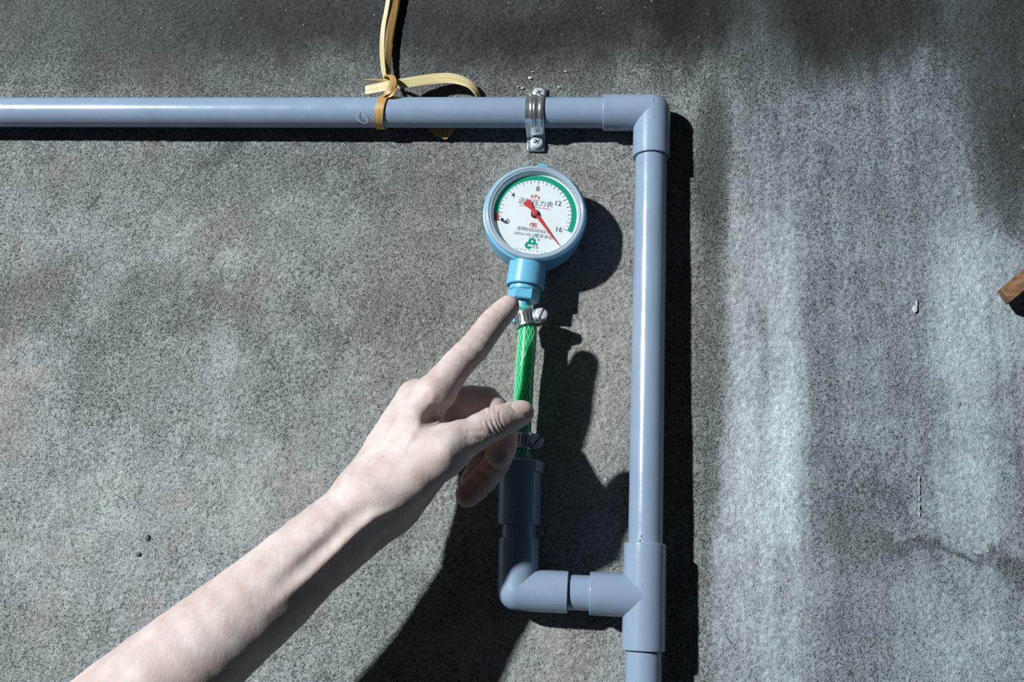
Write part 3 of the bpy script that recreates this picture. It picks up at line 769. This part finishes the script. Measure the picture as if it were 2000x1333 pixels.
# ------------------------------------------------------------------ person: forearm and pointing hand
def build_person():
    # joints: photo px, py, distance to the wall (m), radius px
    def J(px, py, h, rp):
        p = at(px, py, h); return np.array(p), mm_per_px(p) * rp
    groups = {}
    def chain(g, pts, k):
        groups.setdefault(g, [])
        grow = 0.0010 if g in ('arm', 'palm') else 0.0005
        js = [J(*p) for p in pts]
        if len(js) > 2:
            js = [(q[:3], q[3]) for q in spline([list(p) + [r] for p, r in js], 2)]
        js = [(np.asarray(p, np.float32), np.float32(r + grow)) for p, r in js]
        groups[g].append((list(zip(js, js[1:])), k))
    # forearm: two rounded bones side by side in depth
    fa = [(-330, 1880, 0.165, 126), (-60, 1655, 0.150, 118), (120, 1500, 0.142, 112), (250, 1392, 0.136, 106), (370, 1293, 0.129, 96), (445, 1230, 0.124, 88), (533, 1157, 0.117, 80), (615, 1080, 0.108, 70), (672, 1032, 0.102, 65), (722, 990, 0.097, 62)]
    chain('arm', [(x, y, h + 0.001, r) for x, y, h, r in fa], 0.010)
    chain('arm', [(x - 3, y - 3, h - (0.002 + 0.007 * i / 9), r * 0.96) for i, (x, y, h, r) in enumerate(fa)], 0.010)
    chain('arm', [(722, 985, 0.097, 60), (755, 978, 0.092, 54)], 0.010)
    chain('arm', [(640, 1075, 0.098, 56), (742, 998, 0.085, 52)], 0.010)
    # metacarpals
    chain('palm', [(735, 965, 0.098, 58), (790, 880, 0.096, 46), (846, 778, 0.094, 36)], 0.009)
    chain('palm', [(730, 960, 0.090, 55), (770, 875, 0.087, 44), (815, 783, 0.080, 40)], 0.009)
    chain('palm', [(724, 960, 0.084, 52), (758, 880, 0.078, 43), (795, 806, 0.067, 34)], 0.009)
    chain('palm', [(727, 970, 0.080, 48), (764, 905, 0.070, 42), (794, 850, 0.056, 32)], 0.009)
    # thenar, palm heel
    chain('palm', [(765, 962, 0.103, 46), (815, 924, 0.109, 47), (866, 884, 0.112, 41)], 0.009)
    chain('palm', [(783, 970, 0.082, 46), (830, 920, 0.080, 42), (850, 850, 0.074, 36)], 0.012)
    chain('palm', [(785, 925, 0.100, 46), (812, 880, 0.102, 32)], 0.012)
    chain('palm', [(806, 878, 0.101, 28), (838, 853, 0.106, 25), (885, 852, 0.110, 27)], 0.006)
    # index
    chain('index', [(846, 775, 0.094, 36), (893, 713, 0.087, 29.5), (925, 681, 0.081, 28), (945, 654, 0.0755, 26.5), (966, 627, 0.070, 25), (985, 607, 0.066, 22), (994, 598, 0.064, 19.5)], 0.004)
    # thumb
    chain('thumb', [(866, 888, 0.112, 42), (912, 857, 0.107, 34), (962, 829, 0.099, 32), (990, 818, 0.093, 28.5), (1010, 810, 0.089, 25), (1020, 806, 0.087, 22)], 0.004)
    # middle, ring, little: curled
    chain('middle', [(818, 790, 0.077, 34), (890, 789, 0.068, 32), (948, 787, 0.062, 30), (972, 823, 0.064, 28), (983, 860, 0.070, 27), (978, 884, 0.077, 25), (975, 893, 0.081, 22)], 0.004)
    chain('ring', [(796, 810, 0.067, 33), (880, 824, 0.056, 30), (950, 838, 0.048, 28), (972, 872, 0.049, 27), (970, 902, 0.052, 26), (945, 937, 0.060, 25), (914, 967, 0.065, 23.5)], 0.004)
    chain('little', [(794, 850, 0.056, 30), (850, 862, 0.046, 26), (912, 872, 0.040, 25), (935, 900, 0.040, 23), (933, 922, 0.044, 22), (920, 940, 0.048, 20)], 0.004)

    def smin(a, b, k):
        h = np.clip(0.5 + 0.5 * (b - a) / k, 0, 1)
        return b + (a - b) * h - k * h * (1 - h)
    def cone(P, a, b):
        (pa, ra), (pb, rb) = a, b
        d = pb - pa; L2 = d @ d
        t = np.clip(((P - pa) @ d) / L2, 0, 1)
        q = P - pa; q -= t[:, None] * d
        return np.sqrt(np.einsum('ij,ij->i', q, q)) - (ra + (rb - ra) * t)
    def seg(P, a, b):
        d = b - a; t = np.clip(((P - a) @ d) / (d @ d), 0, 1)
        return np.linalg.norm(P - (a + t[:, None] * d), axis=1)
    def jp(px, py, h): return np.array(at(px, py, h))
    def surf(px, py, h): return jp(px, py, h)
    VIEW = -FW
    # raised cords (tendons, veins, knuckles) and grooves: (a, b, half width m, height m)
    cords = []
    def cord(pts, wdt):
        cords.append(([(jp(*p[:3]), jp(*q[:3]), p[3], q[3]) for p, q in zip(pts, pts[1:])], wdt))
    cord([(800, 990, 0.110, 0.0), (765, 998, 0.112, 0.0014), (732, 1008, 0.118, 0.0020), (692, 1042, 0.122, 0.0023), (662, 1072, 0.126, 0.0022), (610, 1122, 0.133, 0.0017), (556, 1166, 0.140, 0.0008), (500, 1212, 0.146, 0.0)], 0.0040)
    cord([(735, 985, 0.118, 0.0), (684, 1012, 0.122, -0.0016), (642, 1060, 0.128, -0.0026), (600, 1096, 0.134, -0.0026), (566, 1126, 0.140, -0.0016), (520, 1165, 0.146, 0.0)], 0.0050)
    cord([(745, 940, 0.116, 0.0), (790, 875, 0.113, 0.0010), (846, 778, 0.109, 0.0012)], 0.0030)
    cord([(725, 905, 0.108, 0.0), (770, 835, 0.100, 0.0010), (812, 778, 0.092, 0.0012)], 0.003)
    cord([(845, 765, 0.109, 0.0012), (842, 775, 0.110, 0.0012)], 0.006)
    cord([(878, 866, 0.124, 0.0018), (872, 882, 0.126, 0.0018)], 0.007)
    cord([(842, 788, 0.108, -0.003), (840, 815, 0.106, -0.0080)], 0.0062)
    cord([(872, 800, 0.098, -0.0020), (878, 815, 0.096, -0.0020)], 0.0050)
    cord([(800, 985, 0.108, 0.0), (760, 1008, 0.112, -0.0010), (730, 1030, 0.116, 0.0)], 0.0030)
    creases = []
    def crease(pts, wdt=0.0006, dep=0.0005):
        for p, q in zip(pts, pts[1:]): creases.append((jp(*p), jp(*q), wdt, dep))
    for i, (x0, y0, x1, y1) in enumerate(((957, 798, 972, 846), (966, 798, 980, 844), (975, 806, 985, 838), (948, 803, 962, 846), (940, 812, 950, 838))):
        crease([(x0, y0, 0.107), ((x0 + x1) / 2 - 3, (y0 + y1) / 2, 0.109), (x1, y1, 0.107)], 0.0008, 0.0009)
    crease([(916, 842, 0.116), (940, 842, 0.113), (962, 848, 0.109)], 0.0009, 0.0008)
    crease([(912, 856, 0.118), (940, 858, 0.114)], 0.0008, 0.0004)
    for i in range(4):
        crease([(900 + i * 6, 664 - i * 6, 0.080), (922 + i * 5, 676 - i * 7, 0.086)], 0.0007, 0.0004)
    # nails: centre, long axis, face normal, half length, half width
    def nail(px, py, h, tx, ty, th, nrm, hl, hw):
        c = jp(px, py, h); a = jp(tx, ty, th) - c; a /= np.linalg.norm(a)
        n = np.array(nrm, float); n -= a * (n @ a); n /= np.linalg.norm(n)
        return c, a, n, hl, hw
    VR, VU = RT, UP
    nails = [nail(1015, 806, 0.089, 1040, 800, 0.085, VIEW * 0.85 + VU * 0.5 - VR * 0.05, 0.0082, 0.0064),
             nail(986, 602, 0.065, 1002, 581, 0.061, VU * 0.75 - VR * 0.66 + VIEW * 0.15, 0.0066, 0.0052),
             nail(974, 890, 0.080, 962, 902, 0.092, -VR * 0.8 - VU * 0.2 + VIEW * 0.1, 0.0055, 0.0050),
             nail(916, 966, 0.065, 901, 985, 0.068, -VR * 0.72 - VU * 0.35 - VIEW * 0.55, 0.006, 0.0052)]
    def nail_local(P, N):
        c, a, n, hl, hw = N
        q = P - c; u = q @ a; w = q @ np.cross(a, n); v = q @ n
        return u / hl, w / hw, v
    def sdf(P):
        P = P.astype(np.float32)
        gd = {}
        for g, L in groups.items():
            d = None
            for segs, k in L:
                c_ = None
                for a, b in segs:
                    e = cone(P, a, b); c_ = e if c_ is None else smin(c_, e, 0.0010)
                d = c_ if d is None else smin(d, c_, k)
            gd[g] = d
        D = smin(gd['arm'], gd['palm'], 0.012)
        D = smin(D, gd['index'], 0.006)
        D = smin(D, gd['thumb'], 0.006)
        fing = np.minimum(np.minimum(gd['middle'], gd['ring']), gd['little'])
        fing = smin(smin(gd['middle'], gd['ring'], 0.0008), gd['little'], 0.0008)
        D = smin(D, fing, 0.0025)
        for segs, wdt in cords:
            best = None
            for a, b, h0, h1 in segs:
                d = b - a; dl = d - VIEW * (d @ VIEW); t = np.clip(((P - a) @ dl) / (dl @ dl), 0, 1); q_ = P - (a + t[:, None] * d); v_ = q_ @ VIEW
                r2 = (q_ ** 2).sum(1) - v_ ** 2; val = h0 + (h1 - h0) * t; gate = np.exp(-(v_ / 0.022) ** 4)
                if best is None: best, bv, bg_ = r2, val, gate
                else:
                    m_ = r2 < best; best = np.where(m_, r2, best); bv = np.where(m_, val, bv); bg_ = np.where(m_, gate, bg_)
            D = D - bv * np.exp(-best / wdt ** 2) * bg_
        return D
    def fine(P):
        D = sdf(P); cr = np.zeros(len(P))
        for a, b, wdt, dep in creases:
            s_ = np.maximum(seg(P, a, b), 0)
            # creases act on the skin under the line
            d = b - a; t = np.clip(((P - a) @ d) / (d @ d), 0, 1); q = P - (a + t[:, None] * d)
            lat = q - np.outer(q @ VIEW, VIEW); r = np.linalg.norm(lat, axis=1)
            cr = np.maximum(cr, dep * np.exp(-(r / wdt) ** 2) * (np.abs(q @ VIEW) < 0.010))
        D = D + cr
        for N in nails:
            u, w, v = nail_local(P, N)
            e = u * u + w * w
            rim = np.exp(-((np.sqrt(e + 1e-9) - 1.0) / 0.13) ** 2) * (v > 0) * (u < 0.75)
            D = D + 0.00045 * rim
        return D

    vox = 0.0011
    js_ = [q for L in groups.values() for c_ in L for sg in c_[0] for q in sg]
    allp = np.array([q[0] for q in js_], float); allr = max(float(q[1]) for q in js_)
    lo = allp.min(0) - allr - 0.004; hi = allp.max(0) + 0.03
    lo[1] = allp[:, 1].min() - 0.05; hi[0] = allp[:, 0].max() + 0.015; hi[1] = allp[:, 1].max() + 0.025
    B = 8
    nb = np.ceil((hi - lo) / (vox * B)).astype(int); n = nb * B
    full = np.full(n, 1.0, np.float32)
    ctr = np.stack(np.meshgrid(*[np.arange(k) for k in nb], indexing='ij'), -1).reshape(-1, 3)
    dc = sdf(lo + (ctr * B + (B - 1) / 2) * vox)
    act = np.abs(dc) < vox * B * 0.9 + 0.004
    for b in ctr[dc < -(vox * B * 0.9)]:
        full[b[0] * B:b[0] * B + B, b[1] * B:b[1] * B + B, b[2] * B:b[2] * B + B] = -1
    loc = np.stack(np.meshgrid(*[np.arange(B)] * 3, indexing='ij'), -1).reshape(-1, 3)
    ab = ctr[act]
    for i in range(0, len(ab), 400):
        bb = ab[i:i + 400]
        idx = (bb[:, None, :] * B + loc[None]).reshape(-1, 3)
        full[idx[:, 0], idx[:, 1], idx[:, 2]] = sdf(lo + idx * vox)
    # surface nets
    ins = full < 0
    cell = np.zeros(np.array(full.shape) - 1, bool)
    c000 = ins[:-1, :-1, :-1]
    for dx in (0, 1):
        for dy in (0, 1):
            for dz_ in (0, 1):
                cell |= ins[dx:full.shape[0] - 1 + dx, dy:full.shape[1] - 1 + dy, dz_:full.shape[2] - 1 + dz_] != c000
    ci = np.argwhere(cell); cid = np.full(cell.shape, -1, np.int32); cid[cell] = np.arange(len(ci))
    pos = lo + (ci + 0.5) * vox
    quads = []
    for axn in range(3):
        o1, o2 = [(1, 2), (2, 0), (0, 1)][axn]
        sl0 = [slice(None)] * 3; sl1 = [slice(None)] * 3
        sl0[axn] = slice(0, -1); sl1[axn] = slice(1, None)
        a, b = ins[tuple(sl0)], ins[tuple(sl1)]
        e = np.argwhere(a != b)
        e = e[(e[:, o1] > 0) & (e[:, o2] > 0) & (e[:, o1] < cell.shape[o1]) & (e[:, o2] < cell.shape[o2])]
        flip = ~a[e[:, 0], e[:, 1], e[:, 2]]
        d1 = np.zeros(3, int); d1[o1] = 1; d2 = np.zeros(3, int); d2[o2] = 1
        g = lambda q: cid[q[:, 0], q[:, 1], q[:, 2]]
        q = np.stack([g(e - d1 - d2), g(e - d2), g(e), g(e - d1)], -1)
        q[flip] = q[flip][:, ::-1]; quads.append(q)
    q = np.concatenate(quads); q = q[(q >= 0).all(1)]
    # settle the vertices on the true surface
    def grad(fn, P, d0):
        e = 0.0004; g = np.zeros_like(P)
        for i in range(3):
            d = np.zeros(3); d[i] = e; g[:, i] = fn(P + d) - d0
        return g / e
    for it in range(1):
        d = sdf(pos); g = grad(sdf, pos, d); g2 = np.maximum((g * g).sum(1), 0.3)
        pos = pos - g * np.clip(d / g2, -0.001, 0.001)[:, None]
    # relax along the surface
    e = np.concatenate([q[:, [0, 1]], q[:, [1, 2]], q[:, [2, 3]], q[:, [3, 0]]])
    for it in range(3):
        s = np.zeros_like(pos); c = np.zeros(len(pos))
        for a, b in ((0, 1), (1, 0)):
            np.add.at(s, e[:, a], pos[e[:, b]]); np.add.at(c, e[:, a], 1)
        pos = 0.5 * pos + 0.5 * s / np.maximum(c, 1)[:, None]
        if it < 2: continue
        d = sdf(pos); g = grad(sdf, pos, d)
        g2 = np.maximum((g * g).sum(1), 0.3); pos = pos - g * np.clip(d / g2, -0.001, 0.001)[:, None]
    # fine relief
    nrm = g / np.maximum(np.linalg.norm(g, axis=1), 1e-6)[:, None]
    pos = pos - nrm * np.clip(fine(pos) - sdf(pos), -0.001, 0.001)[:, None]

    base = Vector(at(370, 1293, 0.129))
    me = bpy.data.meshes.new('person')
    me.vertices.add(len(pos)); me.vertices.foreach_set('co', (pos - np.array(base)).astype(np.float32).ravel())
    me.loops.add(q.size); me.loops.foreach_set('vertex_index', q.astype(np.int32).ravel())
    me.polygons.add(len(q)); me.polygons.foreach_set('loop_start', np.arange(0, q.size, 4, dtype=np.int32))
    me.polygons.foreach_set('use_smooth', np.ones(len(q), bool))
    me.update(calc_edges=True); me.validate()
    # colour of the skin itself: nails and redder fingertips
    na_ = np.zeros(len(pos)); white = np.zeros(len(pos))
    for N in nails:
        u, w, v = nail_local(pos, N); e_ = np.sqrt(np.abs(u) ** 2.6 + np.abs(w) ** 2.6)
        on = np.clip((1.0 - e_) / 0.12, 0, 1) * (v > 0.0)
        na_ = np.maximum(na_, on); white = np.maximum(white, on * np.clip((np.abs(u + 0.05) - 0.78) / 0.1, 0, 1))
    tips = np.zeros(len(pos))
    for p, r in (((1030, 815, 0.082), 0.010), ((998, 606, 0.061), 0.010), ((985, 880, 0.075), 0.014), ((925, 960, 0.068), 0.018), ((972, 905, 0.060), 0.014)):
        tips = np.maximum(tips, np.exp(-(np.linalg.norm(pos - jp(*p), axis=1) / r) ** 2))
    for nm_, arr in (('nail', na_), ('lunula', white), ('blush', tips)):
        a = me.attributes.new(nm_, 'FLOAT', 'POINT'); a.data.foreach_set('value', arr.astype(np.float32))
    o = bpy.data.objects.new('person', me); COL.objects.link(o); o.location = base
    tag(o, 'bare forearm and hand with index finger pointing up at the gauge', 'person')

    m = bpy.data.materials.new('skin'); m.use_nodes = True; nt = m.node_tree; b = nt.nodes['Principled BSDF']
    tc = nt.nodes.new('ShaderNodeTexCoord').outputs['Object']
    def attr(nm_):
        n_ = nt.nodes.new('ShaderNodeAttribute'); n_.attribute_name = nm_; return X(nt, n_.outputs['Fac'])
    n1 = noise(nt, tc, 34, 4, 0.6); n2 = noise(nt, tc, 120, 4, 0.6)
    c = mixc(nt, n1.rng(0.35, 0.68), (0.49, 0.395, 0.368), (0.61, 0.525, 0.500))
    c = mixc(nt, n2.rng(0.45, 0.75, 0, 0.30), c, (0.46, 0.27, 0.22))
    c = mixc(nt, attr('blush') * 0.7, c, (0.52, 0.26, 0.225))
    c = mixc(nt, attr('nail') * 0.85, c, (0.63, 0.48, 0.44))
    c = mixc(nt, attr('lunula') * 0.5, c, (0.80, 0.76, 0.72))
    nt.links.new(c, b.inputs['Base Color'])
    nt.links.new((attr('nail') * -0.26 + 0.60).s, b.inputs['Roughness'])
    b.inputs['Specular IOR Level'].default_value = 0.38
    b.inputs['Subsurface Weight'].default_value = 0.35
    b.inputs['Subsurface Radius'].default_value = (1.0, 0.35, 0.2); b.inputs['Subsurface Scale'].default_value = 0.006
    # skin grain: fine lines
    vo = nt.nodes.new('ShaderNodeTexVoronoi'); vo.feature = 'DISTANCE_TO_EDGE'; vo.inputs['Scale'].default_value = 1100
    nt.links.new(tc, vo.inputs['Vector'])
    bn = nt.nodes.new('ShaderNodeBump'); bn.inputs['Strength'].default_value = 0.6; bn.inputs['Distance'].default_value = 0.00045
    mp = nt.nodes.new('ShaderNodeMapping'); mp.inputs['Rotation'].default_value = (0, math.radians(-38), 0); mp.inputs['Scale'].default_value = (420, 160, 120)
    nt.links.new(tc, mp.inputs['Vector'])
    hh = X(nt, vo.outputs['Distance']).rng(0, 0.3) * 0.12 + noise(nt, tc, 260, 4, 0.65) * 0.7 + noise(nt, mp.outputs[0], 1.0, 3, 0.6) * 0.7
    hh = hh * (attr('nail') * -1.0 + 1.0)
    nt.links.new(hh.s, bn.inputs['Height']); nt.links.new(bn.outputs[0], b.inputs['Normal'])
    me.materials.append(m)
build_person()
